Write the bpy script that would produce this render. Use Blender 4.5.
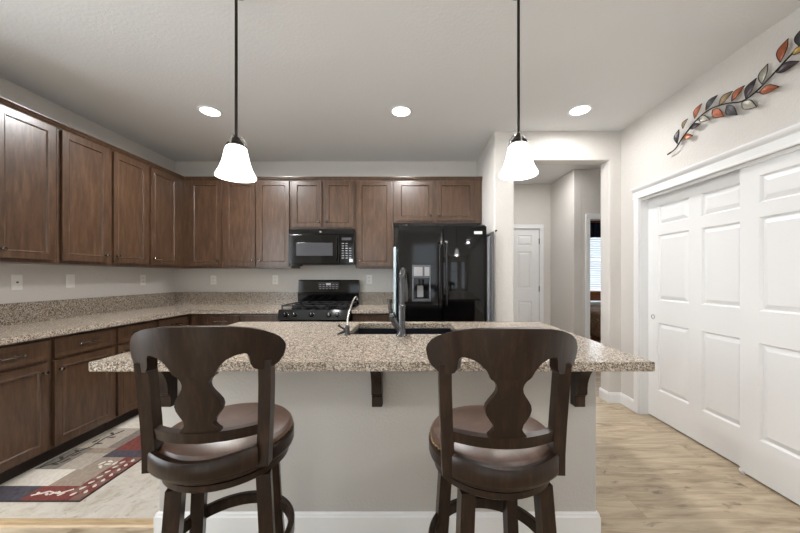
import bpy, bmesh, math, random
from mathutils import Vector, Matrix
random.seed(7)
PI = math.pi
for o in list(bpy.data.objects):
    bpy.data.objects.remove(o)
S = bpy.context.scene
COL = S.collection

# ------------------------------------------------------------------ camera
EYE = 1.28
cam_d = bpy.data.cameras.new('camera')
cam_d.sensor_width = 36.0
cam_d.lens = 36.0 * 315.0 / 800.0
cam_d.shift_x = -11.0 / 800.0
cam_d.shift_y = 9.5 / 800.0
cam_d.clip_start = 0.02
cam = bpy.data.objects.new('camera', cam_d)
cam.location = (0, 0, EYE)
cam.rotation_euler = (PI / 2, 0, 0)
COL.objects.link(cam)
S.camera = cam

# ------------------------------------------------------------------ light, world, exposure
S.view_settings.view_transform = 'Standard'
S.view_settings.look = 'None'
S.view_settings.gamma = 1.0
S.view_settings.use_curve_mapping = False
S.view_settings.exposure = 0.42
W = bpy.data.worlds.new('sky')
S.world = W
W.use_nodes = True
wb = W.node_tree.nodes['Background']
wb.inputs[0].default_value = (0.80, 0.90, 1.0, 1)
wb.inputs[1].default_value = 0.7


def lamp_area(name, loc, rot, sx, sy, power, col=(1, 1, 1), shape='RECTANGLE', spread=180):
    d = bpy.data.lights.new(name, 'AREA')
    d.shape = shape
    d.size = sx
    if shape in ('RECTANGLE', 'ELLIPSE'):
        d.size_y = sy
    d.energy = power
    d.color = col
    d.spread = math.radians(spread)
    o = bpy.data.objects.new(name, d)
    o.location = loc
    o.rotation_euler = rot
    COL.objects.link(o)
    return o


# daylight through the rear windows; the wide left one is added for more light
YR = -3.6
DAY = (0.90, 0.96, 1.0)
REAR_WINDOWS = [(-2.3, -0.55, 0.55, 2.35), (0.02, 0.86, 0.55, 2.35), (1.28, 1.76, 0.55, 2.35)]
for (x0, x1, z0, z1) in REAR_WINDOWS:
    lamp_area('daylight_fill', ((x0 + x1) / 2, YR - 0.16, (z0 + z1) / 2), (PI / 2, 0, 0),
              x1 - x0, z1 - z0, 3.0 * (x1 - x0) * (z1 - z0), DAY)
# added fill through an unseen side window, to brighten the closet wall
lamp_area('daylight_fill', (-3.16, .10, 1.5), (0, -PI / 2, 0), 1.7, 1.9, 58.0, DAY)
lamp_area('bedroom_daylight', (3.75, 6.62, 1.6), (-PI / 2, 0, 0), 0.95, 1.3, 18, DAY)
sun_d = bpy.data.lights.new('sun', 'SUN')
sun_d.energy = 40.0
sun_d.angle = 0.01
sun_d.color = (0.82, 0.92, 1.0)
sun = bpy.data.objects.new('sun', sun_d)
sun.rotation_euler = (math.radians(35), 0, math.radians(-6))     # high, shining in over the viewer's shoulder onto the floor behind
COL.objects.link(sun)
DOWN_POWER = 26.0
PENDANT_POWER = 3.0


# ------------------------------------------------------------------ materials
def srgb(r, g, b):
    f = lambda c: (c / 255 / 12.92) if c / 255 <= 0.04045 else ((c / 255 + 0.055) / 1.055) ** 2.4
    return (f(r), f(g), f(b), 1)


def newmat(name):
    m = bpy.data.materials.new(name)
    m.use_nodes = True
    nt = m.node_tree
    return m, nt, nt.nodes['Principled BSDF']


def N(nt, typ, **kw):
    n = nt.nodes.new(typ)
    for k, v in kw.items():
        setattr(n, k, v)
    return n


def ramp(nt, fac, stops, interp='LINEAR'):
    r = N(nt, 'ShaderNodeValToRGB')
    r.color_ramp.interpolation = interp
    e = r.color_ramp.elements
    while len(e) > 1:
        e.remove(e[0])
    e[0].position, e[0].color = stops[0]
    for p, c in stops[1:]:
        x = e.new(p)
        x.color = c
    nt.links.new(fac, r.inputs[0])
    return r.outputs[0]


def coords(nt, scale=(1, 1, 1), rot=(0, 0, 0), kind='Object'):
    t = N(nt, 'ShaderNodeTexCoord')
    mp = N(nt, 'ShaderNodeMapping')
    mp.inputs['Scale'].default_value = scale
    mp.inputs['Rotation'].default_value = rot
    nt.links.new(t.outputs[kind], mp.inputs[0])
    return mp.outputs[0]


def noise(nt, vec, scale, detail=4, rough=0.55, dist=0.0):
    n = N(nt, 'ShaderNodeTexNoise')
    n.inputs['Scale'].default_value = scale
    n.inputs['Detail'].default_value = detail
    n.inputs['Roughness'].default_value = rough
    n.inputs['Distortion'].default_value = dist
    nt.links.new(vec, n.inputs['Vector'])
    return n.outputs['Fac']


def bump(nt, bsdf, h, strength, dist):
    b = N(nt, 'ShaderNodeBump')
    b.inputs['Strength'].default_value = strength
    b.inputs['Distance'].default_value = dist
    nt.links.new(h, b.inputs['Height'])
    nt.links.new(b.outputs[0], bsdf.inputs['Normal'])


def flat(name, c, rough=0.5, metal=0.0, coat=0.0, tex=0.0, spec=0.5):
    m, nt, b = newmat(name)
    b.inputs['Specular IOR Level'].default_value = spec
    b.inputs['Base Color'].default_value = c
    b.inputs['Roughness'].default_value = rough
    b.inputs['Metallic'].default_value = metal
    b.inputs['Coat Weight'].default_value = coat
    v = coords(nt)
    f = noise(nt, v, 60, 3)
    lo = tuple(x * (1 - tex) for x in c[:3]) + (1,)
    nt.links.new(ramp(nt, f, [(0.3, lo), (0.7, c)]), b.inputs['Base Color'])
    return m


def plaster(name, c, scale=70, strength=0.25, rough=0.75):
    m, nt, b = newmat(name)
    v = coords(nt)
    f = noise(nt, v, scale, 3, 0.5)
    b.inputs['Base Color'].default_value = c
    b.inputs['Roughness'].default_value = rough
    bump(nt, b, ramp(nt, f, [(0.42, (0, 0, 0, 1)), (0.62, (1, 1, 1, 1))]), strength, 0.004)
    return m


def wood(name, dark, mid, light, rough, grain=(14, 14, 1.2), scale=5.0, coat=0.0, spec=0.4):
    m, nt, b = newmat(name)
    v = coords(nt, grain)
    info = N(nt, 'ShaderNodeObjectInfo')
    add = N(nt, 'ShaderNodeVectorMath', operation='ADD')
    nt.links.new(v, add.inputs[0])
    sc = N(nt, 'ShaderNodeVectorMath', operation='SCALE')
    sc.inputs[0].default_value = (13, 17, 19)
    nt.links.new(info.outputs['Random'], sc.inputs['Scale'])
    nt.links.new(sc.outputs[0], add.inputs[1])
    f = noise(nt, add.outputs[0], scale, 6, 0.65, 0.4)
    nt.links.new(ramp(nt, f, [(0.25, dark), (0.5, mid), (0.78, light)]), b.inputs['Base Color'])
    b.inputs['Roughness'].default_value = rough
    b.inputs['Specular IOR Level'].default_value = spec
    b.inputs['Coat Weight'].default_value = coat
    b.inputs['Coat Roughness'].default_value = 0.2
    bump(nt, b, f, 0.06, 0.002)
    return m


def granite(name):
    m, nt, b = newmat(name)
    v = coords(nt)
    vo = N(nt, 'ShaderNodeTexVoronoi')
    vo.inputs['Scale'].default_value = 215
    nt.links.new(v, vo.inputs['Vector'])
    sep = N(nt, 'ShaderNodeSeparateColor')
    nt.links.new(vo.outputs['Color'], sep.inputs[0])
    c1 = ramp(nt, sep.outputs[0], [(0.0, srgb(44, 36, 31)), (0.16, srgb(90, 74, 62)), (0.31, srgb(128, 113, 99)),
                                   (0.48, srgb(160, 145, 129)), (0.70, srgb(184, 172, 157)),
                                   (0.90, srgb(208, 200, 188))], 'CONSTANT')
    f = noise(nt, v, 34, 5, 0.6)
    c2 = ramp(nt, f, [(0.35, srgb(150, 136, 122)), (0.62, srgb(196, 187, 174))])
    mx = N(nt, 'ShaderNodeMix', data_type='RGBA')
    mx.inputs[0].default_value = 0.2
    nt.links.new(c1, mx.inputs[6])
    nt.links.new(c2, mx.inputs[7])
    nt.links.new(mx.outputs[2], b.inputs['Base Color'])
    b.inputs['Roughness'].default_value = 0.22
    return m


def plank_floor(name):
    m, nt, b = newmat(name)
    v = coords(nt)
    br = N(nt, 'ShaderNodeTexBrick')
    br.offset = 0.37
    br.inputs['Scale'].default_value = 1.0
    br.inputs['Brick Width'].default_value = 1.25
    br.inputs['Row Height'].default_value = 0.185
    br.inputs['Mortar Size'].default_value = 0.0012
    br.inputs['Mortar Smooth'].default_value = 0.3
    br.inputs['Color1'].default_value = (0, 0, 0, 1)
    br.inputs['Color2'].default_value = (1, 1, 1, 1)
    br.inputs['Mortar'].default_value = (0.5, 0.5, 0.5, 1)
    nt.links.new(v, br.inputs['Vector'])
    # every plank reads another stretch of grain
    mul = N(nt, 'ShaderNodeVectorMath', operation='SCALE')
    mul.inputs['Scale'].default_value = 9.0
    nt.links.new(br.outputs['Color'], mul.inputs[0])
    st = N(nt, 'ShaderNodeMapping')
    st.inputs['Scale'].default_value = (1.3, 8.0, 1)
    nt.links.new(v, st.inputs[0])
    add = N(nt, 'ShaderNodeVectorMath', operation='ADD')
    nt.links.new(st.outputs[0], add.inputs[0])
    nt.links.new(mul.outputs[0], add.inputs[1])
    g = noise(nt, add.outputs[0], 2.6, 7, 0.62, 0.8)
    tone = ramp(nt, g, [(0.24, srgb(112, 93, 74)), (0.40, srgb(164, 146, 122)), (0.58, srgb(188, 172, 148)),
                        (0.80, srgb(204, 191, 170))])
    kn_st = N(nt, 'ShaderNodeMapping')
    kn_st.inputs['Scale'].default_value = (3.2, 9.0, 1)
    nt.links.new(v, kn_st.inputs[0])
    kadd = N(nt, 'ShaderNodeVectorMath', operation='ADD')
    nt.links.new(kn_st.outputs[0], kadd.inputs[0])
    nt.links.new(mul.outputs[0], kadd.inputs[1])
    k = noise(nt, kadd.outputs[0], 1.25, 4, 0.6, 1.2)
    kf = ramp(nt, k, [(0.60, (0, 0, 0, 1)), (0.74, (0.85, 0.85, 0.85, 1))])
    mx = N(nt, 'ShaderNodeMix', data_type='RGBA')
    nt.links.new(kf, mx.inputs[0])
    nt.links.new(tone, mx.inputs[6])
    mx.inputs[7].default_value = srgb(88, 70, 56)
    plank = ramp(nt, br.outputs['Color'], [(0, (0.88, 0.87, 0.86, 1)), (1, (1, 1, 1, 1))])
    m2 = N(nt, 'ShaderNodeMix', data_type='RGBA', blend_type='MULTIPLY')
    m2.inputs[0].default_value = 1.0
    nt.links.new(mx.outputs[2], m2.inputs[6])
    nt.links.new(plank, m2.inputs[7])
    seam = N(nt, 'ShaderNodeMix', data_type='RGBA')
    nt.links.new(br.outputs['Fac'], seam.inputs[0])
    nt.links.new(m2.outputs[2], seam.inputs[6])
    seam.inputs[7].default_value = srgb(140, 118, 94)
    nt.links.new(seam.outputs[2], b.inputs['Base Color'])
    b.inputs['Roughness'].default_value = 0.42
    return m


def mottled(name):
    m, nt, b = newmat(name)
    v = coords(nt, (1, 1, 1))
    f = noise(nt, v, 7, 8, 0.72, 0.6)
    f2 = noise(nt, v, 26, 5, 0.7, 0.3)
    c = ramp(nt, f, [(0.3, srgb(158, 147, 132)), (0.46, srgb(190, 182, 170)), (0.7, srgb(208, 203, 194))])
    d = ramp(nt, f2, [(0.30, (0.55, 0.52, 0.46, 1)), (0.44, (1, 1, 1, 1))])
    mx = N(nt, 'ShaderNodeMix', data_type='RGBA', blend_type='MULTIPLY')
    mx.inputs[0].default_value = 0.8
    nt.links.new(c, mx.inputs[6])
    nt.links.new(d, mx.inputs[7])
    nt.links.new(mx.outputs[2], b.inputs['Base Color'])
    b.inputs['Roughness'].default_value = 0.5
    return m


def emit(name, c, strength):
    m, nt, b = newmat(name)
    b.inputs['Base Color'].default_value = c
    b.inputs['Emission Color'].default_value = c
    b.inputs['Emission Strength'].default_value = strength
    return m


def pile(name, c, c2, scale=90):
    m, nt, b = newmat(name)
    v = coords(nt, (1, 0.35, 1))
    f = noise(nt, v, scale, 4, 0.7)
    nt.links.new(ramp(nt, f, [(0.3, c2), (0.62, c)]), b.inputs['Base Color'])
    b.inputs['Roughness'].default_value = 0.95
    bump(nt, b, f, 0.4, 0.004)
    return m


def leather(name):
    m, nt, b = newmat(name)
    v = coords(nt)
    f = noise(nt, v, 9, 5, 0.6, 0.5)
    nt.links.new(ramp(nt, f, [(0.3, srgb(60, 43, 34)), (0.55, srgb(80, 58, 46)), (0.75, srgb(104, 80, 66))]),
                 b.inputs['Base Color'])
    b.inputs['Roughness'].default_value = 0.34
    f2 = noise(nt, v, 120, 3, 0.6)
    bump(nt, b, f2, 0.12, 0.002)
    return m


M = {}
M['wall'] = plaster('painted_wall', srgb(212, 208, 203))
M['island'] = plaster('shaded_island_paint', srgb(188, 184, 179))  # wall paint made greyer, shade of the island front put into the colour
M['ceiling'] = plaster('ceiling_paint', srgb(222, 222, 222), 55, 0.14, 0.9)
M['white'] = flat('white_paint', srgb(234, 234, 234), 0.38, tex=0.01)
M['floor'] = plank_floor('oak_planks')
M['stone'] = mottled('mottled_beige')
M['strip'] = wood('transition_oak', srgb(150, 124, 92), srgb(186, 160, 124), srgb(204, 182, 146), 0.4, (1.2, 14, 14))
M['cab'] = wood('stained_maple', srgb(54, 38, 26), srgb(76, 55, 40), srgb(102, 77, 57), 0.34, (9, 9, 1.3), 4.0, 0.22, 0.5)
M['toe'] = flat('toe_kick_black', srgb(48, 35, 27), 0.6, tex=0.1)
M['stool'] = wood('espresso_wood', srgb(20, 12, 8), srgb(36, 23, 16), srgb(62, 43, 30), 0.3, (10, 10, 1.6), 5.0, 0.05, 0.3)
M['leather'] = leather('brown_leather')
M['granite'] = granite('speckled_granite')
M['black'] = flat('black_gloss', srgb(9, 9, 10), 0.07, tex=0.1, spec=0.42)
M['blackmat'] = flat('black_iron', srgb(24, 24, 25), 0.45, tex=0.2)
M['glass'] = flat('dark_glass', srgb(70, 70, 74), 0.12, tex=0.05, spec=0.4)
M['steel'] = flat('brushed_steel', srgb(168, 168, 168), 0.24, 1.0, tex=0.06)
M['darksteel'] = flat('slate_steel', srgb(96, 96, 98), 0.26, 1.0, tex=0.08)
M['gunmetal'] = flat('gunmetal', srgb(92, 92, 96), 0.2, 1.0, tex=0.08)
M['bronze'] = flat('dark_bronze', srgb(48, 42, 38), 0.3, 0.8, tex=0.1)
M['pewter'] = flat('pewter', srgb(128, 120, 112), 0.25, 1.0, tex=0.1)
M['nickel'] = flat('satin_nickel', srgb(196, 192, 186), 0.25, 1.0, tex=0.05)
M['sink'] = flat('sink_composite', srgb(22, 25, 32), 0.3, tex=0.2)
M['plate'] = flat('outlet_plastic', srgb(240, 238, 234), 0.4, tex=0.01)
M['slot'] = flat('outlet_slot', srgb(70, 66, 62), 0.6, tex=0.05)
M['shade'] = emit('frosted_glass_lit', (1.0, 0.985, 0.96, 1), 4.5)
M['lens'] = emit('downlight_lens_lit', (1.0, 0.98, 0.95, 1), 6.0)
M['display'] = flat('grey_print', srgb(150, 150, 150), 0.3, tex=0.1)
M['dispgrey'] = flat('dispenser_grey', srgb(96, 98, 102), 0.25, 0.4, tex=0.1)
M['label'] = flat('white_badge', srgb(225, 225, 225), 0.4, tex=0.02)
M['pale'] = flat('pale_blue', srgb(196, 214, 220), 0.5, tex=0.02)
M['grey'] = flat('grey_laminate', srgb(96, 96, 98), 0.4, tex=0.05)
M['lgrey'] = flat('light_grey_edge', srgb(134, 134, 136), 0.4, tex=0.05)
M['glasspane'] = flat('window_frame_white', srgb(238, 238, 238), 0.4, tex=0.01)
M['blind'] = flat('white_blind', srgb(232, 236, 242), 0.5, tex=0.02)
M['navy'] = flat('navy_cloth', srgb(36, 46, 70), 0.9, tex=0.3)
M['honey'] = wood('honey_wood', srgb(110, 58, 28), srgb(150, 84, 42), srgb(180, 112, 62), 0.35, (2, 12, 12))
M['quilt'] = None
M['brass'] = flat('antique_nailhead', srgb(150, 120, 84), 0.3, 1.0, tex=0.1)
for k, c in dict(orange=(168, 92, 58), plum=(62, 52, 58), yellow=(206, 168, 92), slate=(64, 64, 66),
                 silver=(168, 164, 150), tan=(150, 126, 92)).items():
    M['leaf_' + k] = flat('enamel_' + k, srgb(*c), 0.42, 0.35, tex=0.3)
for k, c, d in (('navy', (74, 70, 78), (44, 42, 50)), ('red', (122, 58, 49), (78, 36, 32)), ('rust', (128, 96, 84), (96, 68, 60)), ('cream', (214, 208, 198), (186, 178, 166)),
                ('taupe', (150, 136, 122), (122, 108, 96)), ('ash', (128, 120, 112), (88, 82, 76)), ('stone', (172, 162, 150), (140, 130, 118)),
                ('char', (64, 58, 54), (46, 42, 40))):
    M['rug_' + k] = pile('rug_' + k, srgb(*c), srgb(*d))


def quilt():
    m, nt, b = newmat('patterned_quilt')
    v = coords(nt)
    f = noise(nt, v, 9, 5, 0.7, 1.0)
    nt.links.new(ramp(nt, f, [(0.3, srgb(84, 62, 44)), (0.45, srgb(150, 122, 92)), (0.55, srgb(120, 70, 48)),
                              (0.7, srgb(190, 170, 140))]), b.inputs['Base Color'])
    b.inputs['Roughness'].default_value = 0.9
    return m


M['quilt'] = quilt()


# ------------------------------------------------------------------ mesh helpers
class MB:
    def __init__(self):
        self.bm = bmesh.new()
        self.mats = []

    def mi(self, mat):
        if mat is None:
            return 0
        if mat not in self.mats:
            self.mats.append(mat)
        return self.mats.index(mat)

    def poly(self, verts, faces, mat=None):
        i = self.mi(mat)
        vs = [self.bm.verts.new(v) for v in verts]
        for f in faces:
            try:
                fc = self.bm.faces.new([vs[k] for k in f])
                fc.material_index = i
            except ValueError:
                pass
        return self

    def box(self, x0, x1, y0, y1, z0, z1, bev=0.0, mat=None, seg=2):
        t = bmesh.new()
        bmesh.ops.create_cube(t, size=1.0)
        for v in t.verts:
            v.co = ((x0 + x1) / 2 + v.co.x * (x1 - x0), (y0 + y1) / 2 + v.co.y * (y1 - y0),
                    (z0 + z1) / 2 + v.co.z * (z1 - z0))
        if bev > 0:
            bmesh.ops.bevel(t, geom=t.edges[:], offset=bev, segments=seg, profile=0.5, affect='EDGES')
        self.merge(t, mat)
        return self

    def merge(self, t, mat=None):
        t.verts.ensure_lookup_table()
        for k, v in enumerate(t.verts):
            v.index = k
        self.poly([v.co.copy() for v in t.verts], [[v.index for v in f.verts] for f in t.faces], mat)
        t.free()

    def lathe(self, prof, seg=32, c=(0, 0, 0), axis='Z', mat=None, caps=True):
        vs, fs = [], []
        for (r, h) in prof:
            for k in range(seg):
                a = 2 * PI * k / seg
                x, y = r * math.cos(a), r * math.sin(a)
                p = {'Z': (x, y, h), 'Y': (x, h, -y), 'X': (h, x, y)}[axis]
                vs.append((c[0] + p[0], c[1] + p[1], c[2] + p[2]))
        n = len(prof)
        for i in range(n - 1):
            for k in range(seg):
                k2 = (k + 1) % seg
                fs.append([i * seg + k, i * seg + k2, (i + 1) * seg + k2, (i + 1) * seg + k])
        if caps:
            fs.append(list(range(seg))[::-1])
            fs.append([(n - 1) * seg + k for k in range(seg)])
        return self.poly(vs, fs, mat)

    def tube(self, pts, r, seg=10, mat=None, closed=False, flat_=None):
        """round tube through pts; r a number or one per point; flat_ = (half width, half height) for a rectangular bar"""
        P = [Vector(p) for p in pts]
        n = len(P)
        vs, fs = [], []
        prev = None
        for i, p in enumerate(P):
            if closed:
                d = (P[(i + 1) % n] - P[i - 1]).normalized()
            else:
                d = (P[min(i + 1, n - 1)] - P[max(i - 1, 0)]).normalized()
            if prev is None:
                up = Vector((0, 0, 1)) if abs(d.z) < 0.9 else Vector((0, 1, 0))
                a = d.cross(up).normalized()
            else:
                a = (prev - d * prev.dot(d)).normalized()
            prev = a
            b = a.cross(d).normalized()
            rr = r[i] if isinstance(r, (list, tuple)) else r
            if flat_:
                for (u, w) in ((1, 1), (-1, 1), (-1, -1), (1, -1)):
                    vs.append(p + a * u * flat_[0] + b * w * flat_[1])
            else:
                for k in range(seg):
                    t = 2 * PI * k / seg
                    vs.append(p + a * math.cos(t) * rr + b * math.sin(t) * rr)
        sg = 4 if flat_ else seg
        for i in range(n if closed else n - 1):
            j = (i + 1) % n
            for k in range(sg):
                k2 = (k + 1) % sg
                fs.append([i * sg + k, i * sg + k2, j * sg + k2, j * sg + k])
        if not closed:
            fs.append(list(range(sg))[::-1])
            fs.append([(n - 1) * sg + k for k in range(sg)])
        return self.poly(vs, fs, mat)

    def prism(self, pts, f0, f1, mat=None):
        """outline pts mapped by f0 and f1 to the two faces"""
        n = len(pts)
        vs = [f0(*p) for p in pts] + [f1(*p) for p in pts]
        fs = [list(range(n))[::-1], [n + k for k in range(n)]]
        for k in range(n):
            k2 = (k + 1) % n
            fs.append([k, k2, n + k2, n + k])
        return self.poly(vs, fs, mat)

    def panel_slab(self, xs, zs, holes, t, prof, y0=0.0, mat=None):
        """slab x in xs, z in zs, front face at y0 (towards -y), thickness t behind it; holes = cells (i, j) carrying the nested
        rings prof = [(inset, depth), ...] and a flat middle"""
        for i in range(len(xs) - 1):
            for j in range(len(zs) - 1):
                a, b, c, d = xs[i], xs[i + 1], zs[j], zs[j + 1]
                if (i, j) not in holes:
                    self.poly([(a, y0, c), (b, y0, c), (b, y0, d), (a, y0, d)], [[0, 1, 2, 3]], mat)
                    continue
                rings = [(0, 0)] + list(prof)
                vs, fs = [], []
                for (q, dep) in rings:
                    vs += [(a + q, y0 + dep, c + q), (b - q, y0 + dep, c + q), (b - q, y0 + dep, d - q), (a + q, y0 + dep, d - q)]
                for k in range(len(rings) - 1):
                    for e in range(4):
                        e2 = (e + 1) % 4
                        fs.append([k * 4 + e, k * 4 + e2, k * 4 + 4 + e2, k * 4 + 4 + e])
                k = (len(rings) - 1) * 4
                fs.append([k, k + 1, k + 2, k + 3])
                self.poly(vs, fs, mat)
        y1 = y0 + t
        a, b, c, d = xs[0], xs[-1], zs[0], zs[-1]
        self.poly([(a, y1, c), (b, y1, c), (b, y1, d), (a, y1, d)], [[3, 2, 1, 0]], mat)
        for i in range(len(xs) - 1):
            for z, rev in ((c, 0), (d, 1)):
                q = [(xs[i], y0, z), (xs[i + 1], y0, z)]
                self.poly(q + [(xs[i + 1], y1, z), (xs[i], y1, z)], [[0, 3, 2, 1] if not rev else [0, 1, 2, 3]], mat)
        for j in range(len(zs) - 1):
            for x, rev in ((a, 0), (b, 1)):
                self.poly([(x, y0, zs[j]), (x, y0, zs[j + 1]), (x, y1, zs[j + 1]), (x, y1, zs[j])],
                          [[0, 1, 2, 3] if rev else [0, 3, 2, 1]], mat)
        return self

    def build(self, name, mat, parent=None, loc=(0, 0, 0), rotz=0.0, sharp=16, kind=None, label=None, weld=True):
        if weld:
            bmesh.ops.remove_doubles(self.bm, verts=self.bm.verts[:], dist=1e-5)
        bmesh.ops.recalc_face_normals(self.bm, faces=self.bm.faces[:])
        me = bpy.data.meshes.new(name)
        self.bm.to_mesh(me)
        self.bm.free()
        if self.mats:
            for m in self.mats:
                me.materials.append(m)
        else:
            me.materials.append(mat)
        for p in me.polygons:
            p.use_smooth = True
        me.set_sharp_from_angle(angle=math.radians(sharp))
        o = bpy.data.objects.new(name, me)
        COL.objects.link(o)
        if parent:
            o.parent = parent
        o.location = loc
        o.rotation_euler = (0, 0, rotz)
        if kind:
            o['kind'] = kind
        if label:
            o['label'] = label
        return o


def tag(o, label, cat, group=None):
    o['label'] = label
    o['category'] = cat
    if group:
        o['group'] = group
    return o


def thing(name, label, cat, loc=(0, 0, 0), rotz=0.0, group=None):
    o = bpy.data.objects.new(name, None)
    o.empty_display_size = 0.1
    COL.objects.link(o)
    o.location = loc
    o.rotation_euler = (0, 0, rotz)
    return tag(o, label, cat, group)


def dup(root, loc, rotz, label, group=None):
    """a copy of a thing with copies of its parts and sub-parts"""
    r = root.copy()
    COL.objects.link(r)
    r.location = loc
    r.rotation_euler = (0, 0, rotz)
    r['label'] = label
    if group:
        r['group'] = group
    def down(src, dst):
        for ch in list(src.children):
            c = ch.copy()
            COL.objects.link(c)
            c.parent = dst
            down(ch, c)
    down(root, r)
    return r


def struct(name, mb, mat, **kw):
    return mb.build(name, mat, kind='structure', **kw)


# ------------------------------------------------------------------ room shell
XL, XR, YB, HC = -3.02, 2.12, 4.03, 2.745
YC = 3.18                                    # front of the pier and of the hall opening
struct('floor', MB().box(XL - .1, 5.2, YR - .1, 7.0, -.06, 0.0), M['floor'])
struct('floor_kitchen', MB().box(XL, 0.80, 1.630, YB, 0.0, 0.004), M['stone'])
struct('ceiling', MB().box(XL - .1, 5.2, YR - .1, 7.0, HC, HC + .06), M['ceiling'])
struct('wall_left', MB().box(XL - .1, XL, 1.05, YB + .1, 0, HC).box(XL - .1, XL, YR, -.85, 0, HC)
       .box(XL - .1, XL, -.85, 1.05, 0, .6).box(XL - .1, XL, -.85, 1.05, 2.4, HC), M['wall'])
f = MB()
for a, b in ((-.85, -.80), (1.0, 1.05), (.08, .12)):
    f.box(XL - .08, XL - .03, a, b, .6, 2.4, .004)
for a, b in ((.6, .65), (2.35, 2.4)):
    f.box(XL - .08, XL - .03, -.80, 1.0, a, b, .004)
struct('window_5', f, M['glasspane'])  # unseen window, added to let fill light onto the closet wall
struct('wall_back', MB().box(XL, 0.85, YB, YB + .1, 0, HC), M['wall'])
# pier on the right of the refrigerator, rounded front corners
struct('wall_pier', MB().box(0.84, 1.04, YC, 5.02, 0, HC, 0.012), M['wall'])
struct('wall_header', MB().box(1.0, XR + .02, YC + .002, YC + .15, 2.45, HC, 0.008), M['wall'])
struct('wall_jamb', MB().box(2.0, XR + .06, YC, YC + .15, 0, 2.49, 0.012), M['wall'])
# right wall with the closet opening
CY0, CY1, CZ = 1.02, 2.92, 2.0
w = MB()
w.box(XR, XR + .12, YR, CY0, 0, HC)
w.box(XR, XR + .12, CY1, YC + .02, 0, HC)
w.box(XR, XR + .12, CY0, CY1, CZ, HC)
struct('wall_right', w, M['wall'])
struct('wall_closet', MB().box(XR + .7, XR + .76, CY0 - .1, YC + .06, 0, HC).box(XR + .12, XR + .7, CY0 - .1, CY0 - .04, 0, HC)
       .box(XR + .12, XR + .7, YC + .01, YC + .06, 0, HC), M['wall'])
# wall behind the camera with its windows, the wide left one added for light
w = MB()
xs = [XL]
for (x0, x1, z0, z1) in REAR_WINDOWS:
    w.box(xs[-1], x0, YR - .12, YR, 0, HC)
    w.box(x0, x1, YR - .12, YR, 0, z0)
    w.box(x0, x1, YR - .12, YR, z1, HC)
    xs.append(x1)
w.box(xs[-1], XR + .12, YR - .12, YR, 0, HC)
struct('wall_rear', w, M['wall'])
for n, (x0, x1, z0, z1) in enumerate(REAR_WINDOWS):
    f = MB()
    for a, b in ((x0, x0 + .05), (x1 - .05, x1)):
        f.box(a, b, YR - .09, YR - .03, z0, z1, .004)
    zm = z0 + (z1 - z0) * .62
    for a, b in ((z0, z0 + .05), (z1 - .05, z1), (zm - .02, zm + .02)):
        f.box(x0 + .05, x1 - .05, YR - .09, YR - .03, a, b, .004)
    struct('window_%d' % (n + 1), f, M['glasspane'])

# hall beyond the opening
struct('wall_hall_far', MB().box(1.03, 1.18, 5.02, 5.12, 0, HC).box(2.09, 2.23, 5.02, 5.12, 0, HC)
       .box(1.18, 2.09, 5.02, 5.12, 2.06, HC), M['wall'])
struct('wall_hall_side', MB().box(2.225, 2.34, 4.31, 5.06, 0, HC, .01), M['wall'])
struct('wall_hall_bedroom', MB().box(2.30, 2.44, 4.312, 4.43, 0, HC).box(3.25, 3.6, 4.312, 4.43, 0, HC)
       .box(2.44, 3.25, 4.312, 4.43, 2.06, HC), M['wall'])
struct('wall_hall_right', MB().box(3.5, 3.6, YC + .06, 4.32, 0, HC).box(XR + .06, 3.5, YC + .08, YC + .15, 0, HC), M['wall'])
struct('wall_bedroom', MB().box(2.0, 3.25, 6.5, 6.6, 0, HC).box(4.25, 5.0, 6.5, 6.6, 0, HC)
       .box(3.25, 4.25, 6.5, 6.6, 0, .95).box(3.25, 4.25, 6.5, 6.6, 2.3, HC)
       .box(2.24, 2.34, 5.06, 6.5, 0, HC).box(5.0, 5.1, 4.3, 6.6, 0, HC).box(3.6, 5.0, 4.312, 4.43, 0, HC), M['wall'])
# transition strip between plank floor and mottled kitchen floor
struct('trim_1', MB().prism([(1.603, 0), (1.610, .008), (1.634, .012), (1.652, .010), (1.658, .004), (1.658, 0)],
                            lambda y, z: (XL, y, z), lambda y, z: (-1.262, y, z)), M['strip'])


def baseboard(name, p0, p1, nrm, h=.105, t=.014):
    """along p0-p1 on the wall, nrm = unit direction into the room"""
    prof = [(0, 0), (t, 0), (t, h - .022), (t * .75, h - .014), (t * .7, h - .006), (t * .35, h), (0, h)]
    struct(name, MB().prism(prof, lambda d, z: (p0[0] + nrm[0] * d, p0[1] + nrm[1] * d, z),
                            lambda d, z: (p1[0] + nrm[0] * d, p1[1] + nrm[1] * d, z)), M['white'])


baseboard('baseboard_right', (XR, YC), (XR, CY1 + .062), (-1, 0))
baseboard('baseboard_jamb', (1.986, YC), (XR, YC), (0, -1))
baseboard('baseboard_opening', (2.0, YC), (2.0, YC + .15), (-1, 0))
baseboard('baseboard_pier', (0.84, YC), (1.04, YC), (0, -1))
baseboard('baseboard_right_front', (XR, YR), (XR, CY0 - .062), (-1, 0))
baseboard('baseboard_hall', (2.225, 4.31), (2.225, 5.02), (-1, 0))
baseboard('baseboard_left', (XL, YR), (XL, 1.63), (1, 0))

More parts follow.
